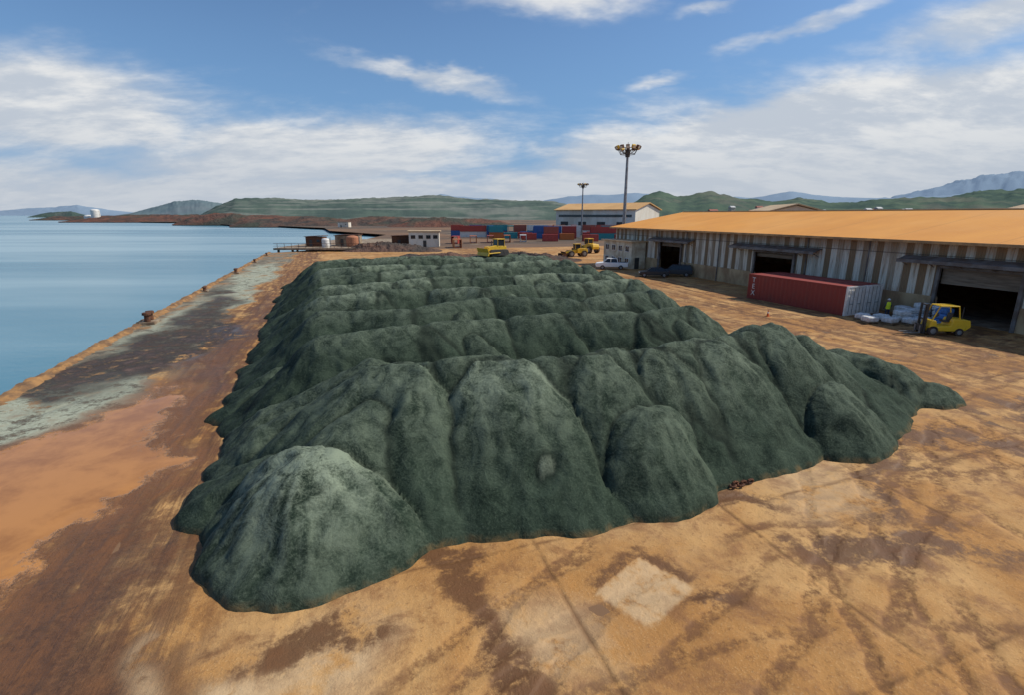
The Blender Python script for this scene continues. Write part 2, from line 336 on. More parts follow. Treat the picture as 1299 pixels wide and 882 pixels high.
black=np.clip(G(-12.8,47,3.2,10)*1.4+G(-16,38,2,5)+G(-14,64,2,7)*.9+G(-16,78,1.5,5)*.7,0,1)
lite=np.clip(G(-15.2,32,3.8,4.2)*1.5+G(-13.6,37,1.2,1.6)*1.3+G(-14.2,95,2.8,26)*1.3+G(-15.5,60,1.6,8)*.9+G(-12,68,1,6)*.8+G(-16.8,48,.8,9)*.7,0,1)*sstep(-9.3,-11,q2)
poly=[(-14.9,26.7),(-12.6,28.2),(-10.4,34.2),(-9.0,32.2),(-8.8,25.5),(-7.2,22.8),(-8.4,19.8),(-9.4,17.4),(-9.8,15.2),(-11.5,11.5),(-16.0,11.0),(-17.6,19)]
def sdf(qx,px,poly):
    d=np.full(qx.shape,1e9); ins=np.zeros(qx.shape,bool); n=len(poly)
    for i in range(n):
        ax,ay=poly[i]; bx,by=poly[(i+1)%n]; ex,ey=bx-ax,by-ay; wx,wy=qx-ax,px-ay
        tt=np.clip((wx*ex+wy*ey)/(ex*ex+ey*ey),0,1); d=np.minimum(d,np.hypot(wx-ex*tt,wy-ey*tt))
        c=((ay<=px)!=(by<=px)); ix=ax+(px-ay)*ex/(ey if ey!=0 else 1e-9); ins^=(c&(qx<ix))
    return np.where(ins,-d,d)
sd_=sdf(QQ+wq*3.2,PP+wp*4.6,poly); puddle=np.clip(.5-sd_/3.6,0,1.6)
track=np.clip(sstep(-12.5,-10.5,QQ)*sstep(-3,-5.5,QQ)*1.0+sstep(27,33,QQ)*sstep(54,46,QQ)*.6,0,1)
track=np.maximum(track,.12)
mud=np.clip(G(-7.2,12,2.3,8)*1.2+G(-7.9,32,1.4,14)+G(-8.6,62,1.3,22)*.75+G(-4.9,9.4,2.6,2.2)*.9+G(-9.8,44,.7,14)*.6,0,1)
tyre=np.zeros(QQ.shape)
arcs=[(40,-8,26),(40,-8,29),(44,-14,38),(-30,30,21.5),(-30,30,24),(-38,24,30.5),(60,-10,38),(60,-10,43),(20,-30,43),(22,-22,33),(8,-6,15),(12,0,12.5),(-60,60,52),(-60,70,54),(45,-20,33),(50,10,26),(70,5,42),(30,-6,19),(26,-14,26)]
for (cx,cy,r) in arcs:
    rr_=np.hypot(QQ-cx+wq*1.5,PP-cy+wp*1.5)
    for s_ in(-.95,.95):
        d=np.abs(rr_-r-s_); m_=sstep(.24,.15,d)*sstep(.35,.55,vnoise(QQ*.22+cx,PP*.22+cy,4)); tyre=np.maximum(tyre,m_)
for (q0_,bend,ph) in ((31,1.2,0),(33.6,2.0,1),(36.5,1.4,2.2),(39.5,2.2,.6),(42.5,1.6,3),(45,1.2,4.2),(28.5,1.5,2),(47.5,.9,5)):
    qc=q0_+bend*np.sin(PP*.05+ph)
    for s_ in(-.95,.95):
        d=np.abs(QQ+wq*1.0-qc-s_); m_=sstep(.42,.2,d)*sstep(14,24,PP)*sstep(.25,.4,vnoise(QQ*.1+q0_,PP*.09,8)); tyre=np.maximum(tyre,m_)
for (q0_,bend,ph) in ((-10.2,.7,0),(-9.0,.6,1.5),(-7.6,.7,3),(-8.4,1.0,4.5)):
    qc=q0_+bend*np.sin(PP*.08+ph)
    for s_ in(-.85,.85):
        d=np.abs(QQ+wq*.8-qc-s_); tyre=np.maximum(tyre,sstep(.32,.15,d)*.95)
dark=np.clip(np.exp(-(((q2-(3.2-(PP-8)*.28))/.9))**2)*sstep(15,13,PP)*.8+G(-2,10.6,1.0,.9)+G(12,14,2.8,1.4)+G(20,12,3.4,1.2)+G(17,9,2.4,1.2)*.9+G(8.8,10.9,1,.6)+G(14,10,1.8,1)+G(52,34,3,9)+G(34,17,4,1.5)*.9+G(26,14,4,1.)*.9+G(24,22,5,1.2)*.6+G(30,22,4,2)*.6+G(44,28,3,6)*.5+G(40,45,2,12)*.5+G(3,13,1.4,.8)*.9+G(6,14.5,2,.6)*.6,0,1)  # first term paints a cast shadow band on the dirt; others are dark patches
cq,cp=7.2,10.2; rr=.45
uq=(QQ-cq)*math.cos(rr)+(PP-cp)*math.sin(rr)+wq*.2; up=-(QQ-cq)*math.sin(rr)+(PP-cp)*math.cos(rr)+wp*.2
slab=sstep(1.1,1.0,np.abs(uq))*sstep(.9,.8,np.abs(up)); rim=sstep(1.7,1.0,np.abs(uq-.25))*sstep(1.4,.8,np.abs(up-.3))*(1-slab)
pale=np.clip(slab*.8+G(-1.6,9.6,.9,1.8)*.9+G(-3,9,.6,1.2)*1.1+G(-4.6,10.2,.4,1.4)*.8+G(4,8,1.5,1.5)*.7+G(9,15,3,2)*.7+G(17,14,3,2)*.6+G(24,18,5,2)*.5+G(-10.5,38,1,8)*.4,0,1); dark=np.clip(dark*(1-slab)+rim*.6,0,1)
jq=np.abs(((QQ+wq*.3+2)/7.0)%1-.5); jp=np.abs(((PP+wp*.3+1)/7.0)%1-.5)
joint=np.clip(sstep(.014,.004,.5-jq)+sstep(.014,.004,.5-jp),0,1)*sstep(-2,2,QQ)
pm_=np.clip(puddle*1.2,0,1)
ZZ=(fbm(QQ*.6,PP*.6,4,11)-.5)*.10*(1-pm_)+(fbm(QQ*2.5,PP*.3,3,15)-.5)*.08*track*(1-pm_)-tyre*.03*(1-pm_)
ZZ=np.where(QQ<-17.7,0,ZZ)*1.0
yard,_=gridmesh('yard_ground',QQ,PP,ZZ,M_yard); yard.rotation_euler=(0,0,TH)
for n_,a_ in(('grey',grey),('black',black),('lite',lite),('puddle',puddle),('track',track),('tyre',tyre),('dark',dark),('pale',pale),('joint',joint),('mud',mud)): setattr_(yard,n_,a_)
struct(yard,'orange brown dirt yard with tyre tracks and muddy puddle','ground')
mb=MB(); mb.box((-18.55,55,-1.2),(.5,202,2.36)); kb=mb.build('quay_wall',M_conc,rot=TH); struct(kb,'rust-stained concrete quay face above the water','quay')
kv=[];kf=[]
N=640
for i in range(N):
    p=-40+i*.305; r1,r2,r3=[random.uniform(-.06,.06) for _ in range(3)]; gap=.16*math.sin(p*.9)*math.sin(p*.37)
    kv+=[(-18.78,p,-.02),(-18.74,p,.20+r1+gap*.5),(-18.3+r3,p,.20+r2+gap*.5),(-17.95+r3*3+gap,p,-.05)]
for i in range(N-1):
    for k in range(3): a=i*4+k; kf.append((a,a+1,a+5,a+4))
mb=MB(); mb.add(kv,kf); o=mb.build('kerb',M_kerb,rot=TH,smooth=False); struct(o,'dirt covered ochre kerb along the quay edge','kerb')
def hill(name,pts,y0,depth,mat,seed,label,nz=.18,base=-3,cat='hill',nx=220,ny=26,fr=6.0):
    xs=np.array([a for a,_ in pts],float); hs=np.array([b for _,b in pts],float)
    X0=np.linspace(xs[0],xs[-1],nx); T=np.linspace(0,1,ny); XX,TT=np.meshgrid(X0,T)
    H=np.interp(XX,xs,hs); yy=y0+(TT-.5)*depth; XX2=XX*(yy/y0)
    sc=fr/(xs[-1]-xs[0])*4
    n=fbm(XX*sc,yy*sc,5,seed)-.5; n2=fbm(XX*sc*5,yy*sc*5,3,seed+9)-.5
    sh=np.sin(np.pi*np.clip(TT,0,1))**.75
    Z=base+(H-base)*sh*(1+n*nz*2*(1-.4*sh)+n2*nz*.5)
    o,_=gridmesh(name,XX2,yy,Z,mat); struct(o,label,cat); return o
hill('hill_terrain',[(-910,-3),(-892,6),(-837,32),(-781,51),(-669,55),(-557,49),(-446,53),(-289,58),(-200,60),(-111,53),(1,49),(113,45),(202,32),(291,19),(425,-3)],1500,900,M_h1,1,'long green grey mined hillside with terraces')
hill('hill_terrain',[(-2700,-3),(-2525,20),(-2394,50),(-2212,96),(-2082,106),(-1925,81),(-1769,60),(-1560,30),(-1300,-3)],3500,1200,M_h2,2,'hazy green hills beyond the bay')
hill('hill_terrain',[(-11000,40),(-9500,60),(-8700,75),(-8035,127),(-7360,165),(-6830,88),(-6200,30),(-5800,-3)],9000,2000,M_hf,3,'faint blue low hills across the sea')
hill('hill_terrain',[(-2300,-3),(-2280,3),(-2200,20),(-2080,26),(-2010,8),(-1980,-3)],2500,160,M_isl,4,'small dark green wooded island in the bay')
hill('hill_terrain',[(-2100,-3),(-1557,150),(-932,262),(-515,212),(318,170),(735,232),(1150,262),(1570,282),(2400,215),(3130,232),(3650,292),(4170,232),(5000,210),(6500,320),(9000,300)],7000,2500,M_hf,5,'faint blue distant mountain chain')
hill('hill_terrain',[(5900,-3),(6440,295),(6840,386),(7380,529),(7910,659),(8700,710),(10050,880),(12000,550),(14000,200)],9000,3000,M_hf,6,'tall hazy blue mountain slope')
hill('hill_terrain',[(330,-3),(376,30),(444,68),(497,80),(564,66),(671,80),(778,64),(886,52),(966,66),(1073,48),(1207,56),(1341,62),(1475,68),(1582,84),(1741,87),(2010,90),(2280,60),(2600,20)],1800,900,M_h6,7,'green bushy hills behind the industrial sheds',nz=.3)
hill('hill_terrain',[(-400,-1),(-380,7),(-350,12),(-325,12),(-300,7),(-270,-1)],620,60,M_red,8,'rust brown ore stockpile on the shore',nz=.25,base=-1,fr=2)
hill('hill_terrain',[(-290,-1),(-270,5),(-210,8),(-170,5),(-130,9),(-90,7),(-60,3),(-40,-1)],540,90,M_brn,9,'long brown grey ore stockpiles on the shore',nz=.4,base=-1,fr=3)
hill('hill_terrain',[(-115,-1),(-95,5),(-70,8),(-40,7),(-10,5),(10,-1)],470,60,M_red,10,'dark red brown ore stockpile near the containers',nz=.3,base=-1,fr=2.5)
hill('hill_terrain',[(-740,-1),(-680,6),(-560,9),(-430,9),(-330,7),(-300,-1)],860,90,M_red,11,'low rust brown cut bank along the shore',nz=.4,base=-1,fr=4)
hill('hill_terrain',[(-1080,-1),(-1020,6),(-900,9),(-800,12),(-700,10),(-640,-1)],1180,90,M_brn,12,'low dark brown headland reaching over the water',nz=.4,base=-1,fr=4)
# ------------------------------------------------ ore pile
qa=np.arange(-9.5,34,.10); pa=np.concatenate([np.arange(9.5,28,.09),np.arange(28,50,.15),np.arange(50,92,.3)])
Qg,Pg=np.meshgrid(qa,pa); Hh=np.full(Qg.shape,-2.0); H2=np.full(Qg.shape,-2.0); Lt=np.zeros(Qg.shape); St=np.full(Qg.shape,.5)
WQ_=(fbm(Qg*.55,Pg*.55,3,41)-.5)*1.1; WP_=(fbm(Qg*.55+17,Pg*.55,3,43)-.5)*1.1
cnt=[0]
def mound(q0,p0,h0,q1=None,p1=None,h1=None,R=5,pw=1.2,light=.15,fl=.2,lr=2.8,c=.5,wr=.75):
    cnt[0]+=1; sd=cnt[0]*7.31
    if q1 is None: q1,p1,h1=q0,p0,h0
    Rr=R*1.35+1
    i0,i1=np.searchsorted(pa,[min(p0,p1)-Rr,max(p0,p1)+Rr]); j0,j1=np.searchsorted(qa,[min(q0,q1)-Rr,max(q0,q1)+Rr])
    if i1<=i0 or j1<=j0: return
    a=(Qg+WQ_*wr)[i0:i1,j0:j1]; b=(Pg+WP_*wr)[i0:i1,j0:j1]; wv=WQ_[i0:i1,j0:j1]
    ex,ey=q1-q0,p1-p0; l2=ex*ex+ey*ey
    tt=np.clip(((a-q0)*ex+(b-p0)*ey)/l2,0,1) if l2>0 else np.zeros(a.shape)
    dx=a-(q0+ex*tt); dy=b-(p0+ey*tt); r=np.hypot(dx,dy)+1e-6
    cs=dx/r; sn=dy/r; al=tt*math.sqrt(l2)
    f=vnoise(cs*2.6+sd+al*.6+wv*.8,sn*2.6+sd*1.3+r*.25,1)-.5; f2=vnoise(cs*7+sd+al*1.6+wv*2,sn*7+r*.45,2)-.5
    fo=vnoise(cs*1.3+sd*2,sn*1.3,5)-.5
    st=.5+(fbm(cs*10+sd+al*2+wv*3,sn*10+r*.45,3,6)-.5)*np.clip(r/2.2,0,1)
    hc=h0+(h1-h0)*tt
    rs=(np.sqrt((r*(1+fo*.22))**2+c*c)-c)/(math.sqrt(R*R+c*c)-c)
    h=hc-h0*rs**pw+(f*fl*1.4+f2*fl*.4)*np.clip(r/3,0,1)
    cur=Hh[i0:i1,j0:j1]; c2=H2[i0:i1,j0:j1]; m=h>cur
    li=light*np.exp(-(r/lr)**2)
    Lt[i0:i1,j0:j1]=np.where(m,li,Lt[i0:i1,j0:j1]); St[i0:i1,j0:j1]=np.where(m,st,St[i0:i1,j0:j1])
    H2[i0:i1,j0:j1]=np.where(m,cur,np.maximum(c2,h)); Hh[i0:i1,j0:j1]=np.maximum(cur,h)
def mw(x,y,h,**k): q,p=Q(x,y); mound(q,p,h,**k)
def sw(x,y,h,x1,y1,h1,**k): q,p=Q(x,y); a,b=Q(x1,y1); mound(q,p,h,a,b,h1,**k)
crest=[(-5.4,19.9,4.15),(-3.2,20.0,4.36),(-.5,20.1,4.46),(2.0,20.6,4.28),(3.6,21.0,4.46),(5.0,21.5,4.28),(6.4,21.9,4.42),(9.0,23.3,4.5),(11,24.2,4.4),(12.9,25.2,4.75),(14.6,26.1,4.0),(16.4,27.0,3.0),(18.5,28.3,2.4)]
for a,b_ in zip(crest[:-1],crest[1:]): sw(a[0],a[1],a[2],b_[0],b_[1],b_[2],R=4.9,pw=1.0,light=.35,lr=1.0,wr=.95,c=.25)
mw(-6.5,15.2,2.6,R=3.9,pw=1.3,c=1.0,light=1.25,lr=2.6,fl=.3); mw(-8.2,16.6,1.9,R=3.3,pw=1.2,light=.2); sw(-6.4,15.8,2.4,-5.2,18,3.3,R=3.9,light=.3)
sw(-5.6,19.8,4.12,-3.9,19.6,4.3,R=5.8,pw=1.05,light=.4,lr=3,c=.4)
sw(-1.3,19.9,4.34,.5,20.1,4.4,R=5.9,pw=1.05,light=.75,lr=2.6,c=.4); sw(.2,18.6,3.35,1.2,16.8,2.0,R=3.0,pw=1.15,light=1.3,lr=1.7,c=.6)
sw(2.9,20.7,4.4,3.7,20.9,4.4,R=5.4,pw=1.05,light=.35,c=.4); sw(5.8,21.7,4.38,6.6,22.0,4.36,R=4.9,pw=1.05,light=.4,c=.5)
mw(5.1,18.9,2.8,R=3.5,pw=1.4,light=.3,c=1.2)
sw(8.5,23.2,4.5,9.3,23.4,4.5,R=5.3,pw=1.08,light=.5,c=.5); sw(12.2,25.0,4.75,13.0,25.3,4.8,R=5.0,pw=1.05,light=.4,c=.5); mw(15.0,26.2,3.9,R=4.3,pw=1.1,light=.3,c=.5)
mw(14.6,22.9,2.4,R=3.3,pw=1.45,light=.3,c=1.2)
sw(19.6,28.9,2.3,21.4,28.0,1.9,R=3.0,pw=1.3,c=1.0,light=.25); sw(21.4,28.0,1.8,23.2,27.2,1.0,R=2.5,pw=1.3,c=1.0,light=.25)
sw(-6.2,20.8,3.7,-9.6,19.0,1.8,R=4.4,light=.25); sw(-6.5,22.6,3.5,-10.6,21.3,1.7,R=4.2,light=.3)
rows=[(19.9,3.0,16.0,4.2),(26.9,1.6,20.4,4.45),(33.4,1.2,22.2,4.5),(39.6,1.2,24.2,4.5),(46,1.0,25,4.5),(52.6,.6,26,4.55),(59.5,.3,26.5,4.6),(67,0,26.5,4.6),(74.5,-.5,26,4.3)]
for ri,(pr,ql,qr,hr) in enumerate(rows):
    if ri>0:
        q=ql-2.5; pj=pr; hp=hr-.3
        while q<qr:
            q1=q+random.uniform(3.2,6.5); p1=pr+random.uniform(-1.0,1.0); h1=hr+random.uniform(-.22,.12)
            mound(q,pj,hp,min(q1,qr),p1,h1,R=5.4,pw=1.02,c=.35,fl=.22,light=random.choice([.25,.35,.5,.7]),lr=1.1,wr=.9)
            if random.random()<.55:
                qm=(q+q1)/2; mound(qm,pj-.5,min(hp,h1)-.4,qm+random.uniform(-1.2,1.2),pj-random.uniform(1.4,2.6),hr-random.uniform(1.4,2.0),R=random.uniform(4.4,5.4),pw=1.08,c=.8,fl=.2,light=random.choice([.1,.2,.3]),lr=1.4,wr=.9)
            q,pj,hp=q1,p1,h1
        mound(qr+.2,pr,hr+.05,R=5.2,pw=1.15,c=.7,light=.3)
        if ri>1: mound(qr+1.9,pr+random.uniform(-1,.5),hr-1.8,R=3.8,pw=1.3,light=.25)
    for s_ in (0,.33,.66):
        pp=pr+s_*(6.8)+random.uniform(-.5,.5); 
        if ri==0: continue
        ex=-3.7-ri*.16+random.uniform(-.3,.3)
        dh=(0 if s_==0 else 1.2)
        mound(ql-.2,pp+.3,hr-.35-dh,ex,pp-.8+random.uniform(-.5,.2),1.6+random.uniform(-.2,.2),R=4.7,pw=1.08,light=.2,lr=1.3,fl=.18)
    mound(ql+1,pr+3.4,2.0,qr-1,pr+3.4,2.1,R=6 if ri else 4.5,pw=1.2,light=.02,fl=.1)
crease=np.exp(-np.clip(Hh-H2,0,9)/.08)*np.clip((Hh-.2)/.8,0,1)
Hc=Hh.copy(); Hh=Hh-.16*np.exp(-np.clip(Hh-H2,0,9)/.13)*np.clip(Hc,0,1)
tt=.7; Hh=np.where((Hh>0)&(Hh<tt),tt*(np.clip(Hh,1e-6,None)/tt)**.68,Hh); Hh=np.where(Hh<0,Hh*2.5,Hh)
rear=1-.5*sstep(22,29,Pg)
cl_=(fbm(Qg*.7,Pg*.7,4,21)-.5)*.30*rear+(fbm(Qg*3.2,Pg*3.2,3,25)-.5)*.10-np.abs(fbm(Qg*1.3+WQ_*2,Pg*1.3+WP_*2,4,29)-.5)*.28*rear
Hh=Hh+cl_*np.clip(Hc*1.2+.15,0,1)
Hh=np.maximum(Hh,-.6)
toe=np.clip(1-Hc/.2,0,1)
pile,used=gridmesh('ore_stockpile',Qg,Pg,Hh,M_ore,keep=Hh>-.25); pile.rotation_euler=(0,0,TH)
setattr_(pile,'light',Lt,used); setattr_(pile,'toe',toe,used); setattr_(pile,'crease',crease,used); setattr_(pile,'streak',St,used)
tag(pile,'huge ridged stockpile of dark green ore on the dirt yard','ore stockpile')
def pileh(q,p):
    i=min(max(np.searchsorted(pa,p),0),len(pa)-1); j=min(max(np.searchsorted(qa,q),0),len(qa)-1); return max(float(Hh[i-3:i+4,j-10:j+11].max()),0)
# ------------------------------------------------ warehouse
WQ=55.3
wh=empty('warehouse',L(WQ,0),TH,'long warehouse with bright orange roof and stained striped cladding','warehouse')
PE=98
doors=[(28,34.5,5.0,3.5),(52,58.5,5.0,4.4),(75.5,81.5,5.4,4.6)]
segs=[];y=0
for (a,b_,h,_) in doors: segs.append((y,a)); y=b_
segs.append((y,PE))
mb=MB()
for a,b_ in segs: mb.box((.15,(a+b_)/2,1.1),(.3,b_-a,2.2))
mb.box((17,PE-.15,1.1),(33.4,.3,2.2)); mb.box((34,PE/2,1.1),(.3,PE,2.2)); mb.build('wall',M_beige,wh)
mb=MB(); mb.box((17,PE/2,.02),(33.6,PE-.6,.04)); mb.build('floor',M_conc,wh)
def corr(mb,y0,y1,z0,z1,x0,per=.26,am=.045):
    n=max(2,int((y1-y0)/(per/2))); vs=[];fs=[]
    for i in range(n+1):
        yy=y0+(y1-y0)*i/n; x=x0+(am if i%2 else -am); vs+=[(x,yy,z0),(x,yy,z1)]
    for i in range(n): fs.append((2*i,2*i+2,2*i+3,2*i+1))
    mb.add(vs,fs)
mb=MB()
for a,b_ in segs: corr(mb,a,b_,2.2,7.6,.1)
for (a,b_,h,_) in doors: corr(mb,a,b_,h,7.6,.1)
mb.box((17,PE-.06,4.8),(33.6,.1,5.2)); mb.add([(0,PE-.05,7.4),(34,PE-.05,7.4),(17,PE-.05,10.3)],[(0,1,2)]); mb.box((34,PE/2,4.8),(.1,PE,5.2)); mb.box((17,.05,3.8),(33.6,.1,7.2))
mb.add([(0,.05,7.4),(34,.05,7.4),(17,.05,10.3)],[(0,1,2)])
mb.build('cladding',M_clad,wh)
mb=MB()
prof=[(-1.1,7.42),(17,10.5),(35.1,7.42),(35.1,7.56),(17,10.64),(-1.1,7.56)]
mb.prism(prof,-.6,PE+.8); mb.build('roof',M_roof,wh)
mb=MB(); mb.box((-1.2,PE/2,7.44),(.2,PE+1.2,.26)); mb.build('gutter',nmat('gutter_paint',(.60,.34,.14),(.35,.2,.09),1,.7,.05),wh)
mb=MB(); mb.box((17,PE/2,10.68),(.8,PE+1.2,.12)); mb.build('ridge_cap',M_rooft,wh)
for (a,b_,h,o_) in doors:
    mb=MB(); n=int((h-o_)/.12)
    for i in range(n): mb.box((.32+.02*(i%2),(a+b_)/2,o_+.06+i*.12),(.06,b_-a,.118))
    mb.build('roller_shutter',M_shut,wh)
    mb=MB(); mb.box((-.06,a-.15,h/2),(.24,.3,h)); mb.box((-.06,b_+.15,h/2),(.24,.3,h)); mb.box((-.06,(a+b_)/2,h+.12),(.26,b_-a+.6,.24)); mb.build('door_frame',M_awn,wh)
for (a,b_) in ((24.5,38),(48,62.5),(72,84)):
    mb=MB(); mb.prism([(-1.35,5.55),(.05,5.95),(.05,6.05),(-1.35,5.65)],a,b_)
    y=a+.3
    while y<b_: mb.cyl((-1.2,y,5.55),(0,y,5.0),.04,n=6); y+=2.6
    mb.box((-1.37,(a+b_)/2,5.55),(.06,b_-a,.32)); mb.build('awning',M_awn,wh)
for y in range(2,98,8):
    if any(a-.5<y<b_+.5 for a,b_,_,_ in doors): continue
    mb=MB(); mb.cyl((-.12,y,0),(-.12,y,7.3),.07,n=8); mb.cyl((-.12,y,7.3),(-1.1,y,7.42),.07,n=8); mb.build('downpipe',M_awn,wh)
an=empty('office_annex',L(WQ-3.2,86),TH,'small cream annex with dark windows beside the orange-roofed warehouse','building')
mb=MB(); mb.box((1.5,5.5,2.5),(3.0,11,5.0)); mb.build('wall',nmat('cream_wall',(.72,.66,.50),(.48,.38,.25),.7,.85,.1),an)
mb=MB(); mb.box((1.4,5.5,5.1),(3.8,11.8,.2)); mb.build('roof',M_rooft,an)
for y in (1.6,4.2,6.8,9.4):
    for z in (1.4,3.7):
        mb=MB(); mb.box((-.01,y,z),(.06,1.3,1.0)); wnd=mb.build('window',M_glass,an)
        mb=MB(); 
        for dz in(-.53,.53): mb.box((-.03,y,z+dz),(.1,1.42,.08))
        for dy in(-.67,0,.67): mb.box((-.03,y+dy,z),(.1,.07,1.0))
        f_=mb.build('frame',M_white,wnd)
mb=MB(); mb.box((1.2,-.02,1.05),(.95,.06,2.1)); mb.build('door',M_dark,an)
def shed(q,p,wq,lp,h,rh,label,roofm,wallm,rot=TH):
    o=empty('warehouse',L(q,p),rot,label,'warehouse')
    mb=MB(); mb.prism([(0,0),(wq,0),(wq,h),(wq/2,h+rh-.2),(0,h)],0,lp); mb.build('wall',wallm,o)
    mb=MB(); mb.prism([(-1,h-.15),(wq/2,h+rh),(wq+1,h-.15),(wq+1,h+.1),(wq/2,h+rh+.3),(-1,h+.1)],-1,lp+1); mb.build('roof',roofm,o)
    return o
M_cream=nmat('cream_cladding',(.80,.76,.66),(.62,.55,.44),.15,.8,.05,(1,1,.3))
o=empty('warehouse',(25,300,0),math.radians(-42),'distant white gabled warehouse with yellow orange roof behind containers','warehouse')
LB=50
mb=MB(); mb.prism([(0,0),(26,0),(26,12.5),(13,15.5),(0,12.5)],0,LB,axis='x'); mb.build('wall',M_cream,o)
mb=MB(); mb.prism([(-1,12.4),(13,15.9),(27,12.4),(27,12.8),(13,16.3),(-1,12.8)],-1,LB+1,axis='x'); mb.build('roof',nmat('tan_orange_roof',(.72,.42,.16),(.62,.35,.13),.1,.7,.05),o)
mb=MB(); mb.box((LB/2,-.1,9.5),(LB-4,.2,1.2)); mb.build('window',M_glass,o)
for i in range(4): mb=MB(); mb.box((6+i*12,-.1,3.2),(5,.2,6.4)); mb.build('door',M_dark,o)
shed(104,116,26,22,9.2,3.4,'tan-roofed shed behind the orange warehouse',M_rooft,M_cream,TH-.5)
shed(112,48,26,34,8.9,3.4,'pale tan-roofed shed behind the orange warehouse',M_rooft,M_cream,TH-.5)
# ------------------------------------------------ light masts
def mast(x,y,H,label,grp):
    o=empty('floodlight_mast',(x,y,0),0.3,label,'light mast',grp)
    mb=MB(); mb.cyl((0,0,0),(0,0,H-.4),.48,.25,16); mb.cyl((0,0,0),(0,0,.35),.8,.8,16); mb.build('pole',M_steel,o,smooth=False)
    mb=MB(); n=20
    for z,rad in((H-.6,1.6),(H+.55,2.3)):
        for i in range(n):
            a=2*math.pi*i/n; b2=2*math.pi*(i+1)/n
            mb.cyl((rad*math.cos(a),rad*math.sin(a),z),(rad*math.cos(b2),rad*math.sin(b2),z),.07,n=6)
    for i in range(8):
        a=2*math.pi*i/8; mb.cyl((0,0,H-.9),(2.3*math.cos(a),2.3*math.sin(a),H+.55),.07,n=6); mb.cyl((1.6*math.cos(a),1.6*math.sin(a),H-.6),(2.3*math.cos(a),2.3*math.sin(a),H+.55),.06,n=6)
    mb.cyl((0,0,H-1.2),(0,0,H+.3),.5,.6,12); mb.cyl((0,0,H+.3),(0,0,H+1.9),.05,n=6); mb.build('head_frame',M_dark,o)
    for i in range(12):
        a=2*math.pi*i/12; R=2.5
        mb=MB(); mb.box((R*math.cos(a),R*math.sin(a),H+.8),(.55,.8,.7),(0,.5,a)); l=mb.build('floodlight',M_yel if i%3==0 else M_rust,o,bevel=.05)
        mb=MB(); mb.box(((R+.29)*math.cos(a),(R+.29)*math.sin(a),H+.62),(.05,.66,.54),(0,.5,a)); mb.build('lens',M_lamp,l)
    return o
mast(25.6,120.5,23.6,'tall grey floodlight mast with ring of lamps near the warehouse','yard floodlight masts')
mast(35.5,268,24,'distant grey floodlight mast beside container stacks','yard floodlight masts')
# ------------------------------------------------ containers
def cont_mesh(Lc,W=2.44,Hc=2.9,ends=(-1,1)):
    mb=MB()
    for sx in(-1,1):
        for sy in ends: mb.box((sx*(W/2-.08),sy*(Lc/2-.08),Hc/2),(.16,.16,Hc))
        for z in(.08,Hc-.08): mb.box((sx*(W/2-.06),0,z),(.12,Lc-.32,.15))
    for sy in ends:
        for z in(.08,Hc-.08): mb.box((0,sy*(Lc/2-.06),z),(W-.32,.12,.15))
    n=int(Lc/.28)*2
    for sx in(-1,1):
        vs=[];fs=[]
        for i in range(n+1):
            y=-Lc/2+.16+(Lc-.32)*i/n; x=sx*(W/2-.03-(.05 if (i//2)%2 else 0)); vs+=[(x,y,.15),(x,y,Hc-.15)]
        for i in range(n): fs.append((2*i,2*i+2,2*i+3,2*i+1))
        mb.add(vs,fs)
    mb.box((0,0,Hc-.05),(W-.26,Lc-.34,.05)); mb.box((0,0,.12),(W-.26,Lc-.34,.05))
    return mb
cgrp='red shipping containers at the warehouse'
def bigcont(q,p,rot,label,withtext):
    o=empty('shipping_container',L(q,p),TH+rot,label,'shipping container',cgrp); o2=cont_mesh(12.9,2.5,3.0,(1,)).build('body',M_paint,o); o2.color=(.30,.045,.03,1)
    mb=MB(); mb.box((0,6.35,1.5),(2.2,.06,2.7)); k=mb.build('end_wall',M_paint,o); k.color=(.30,.045,.03,1)
    mb=MB()
    for sx in(-1,1): mb.box((sx*1.17,-6.37,1.5),(.17,.17,3.0))
    for z in(.08,2.92): mb.box((0,-6.39,z),(2.17,.12,.15))
    mb.build('door_frame',M_white,o)
    for sx in(-1,1):
        mb=MB(); mb.box((sx*.545,-6.40,1.5),(1.07,.06,2.66))
        for i in range(4): mb.box((sx*.545,-6.44,.55+i*.63),(.98,.03,.34))
        d=mb.build('door',M_white,o,bevel=.01)
        mb=MB()
        for dx in(.3,.8): mb.cyl((sx*dx,-6.50,.15),(sx*dx,-6.50,2.85),.022,n=8)
        mb.box((sx*.55,-6.52,1.2),(.5,.03,.05)); mb.build('locking_bar',M_steel,d)
    if withtext:
        for i,ch in enumerate("TEX"):
            cu=bpy.data.curves.new('lettering','FONT'); cu.body=ch; cu.size=.85; cu.extrude=.01; cu.align_x='CENTER'
            tmp=bpy.data.objects.new('tmp',cu); scene.collection.objects.link(tmp); bpy.context.view_layer.update()
            me=bpy.data.meshes.new_from_object(tmp); bpy.data.objects.remove(tmp)
            me.materials.clear(); me.materials.append(M_white)
            to=bpy.data.objects.new('lettering',me); scene.collection.objects.link(to); to.parent=o
            to.rotation_euler=(math.radians(90),0,math.radians(-90)); to.location=(-1.285,5.55,2.05-i*.78)
    return o
bigcont(49.2,44.7,math.radians(2.5),'long rust red shipping container with white doors beside warehouse',True)
bigcont(51.95,44.9,math.radians(2.5),'second rust red container with white doors against the warehouse',False)
baseL=cont_mesh(12.2,2.44,2.6).build('shipping_container',M_paint); baseS=cont_mesh(6.1,2.44,2.6).build('shipping_container',M_paint)
cols=[(.03,.10,.30),(.42,.06,.04),(.50,.14,.03),(.02,.24,.27),(.38,.05,.04),(.34,.08,.05),(.65,.65,.62),(.03,.12,.34)]
cn=['blue','red','orange','teal','dark red','brown red','white','blue']; ncon=0
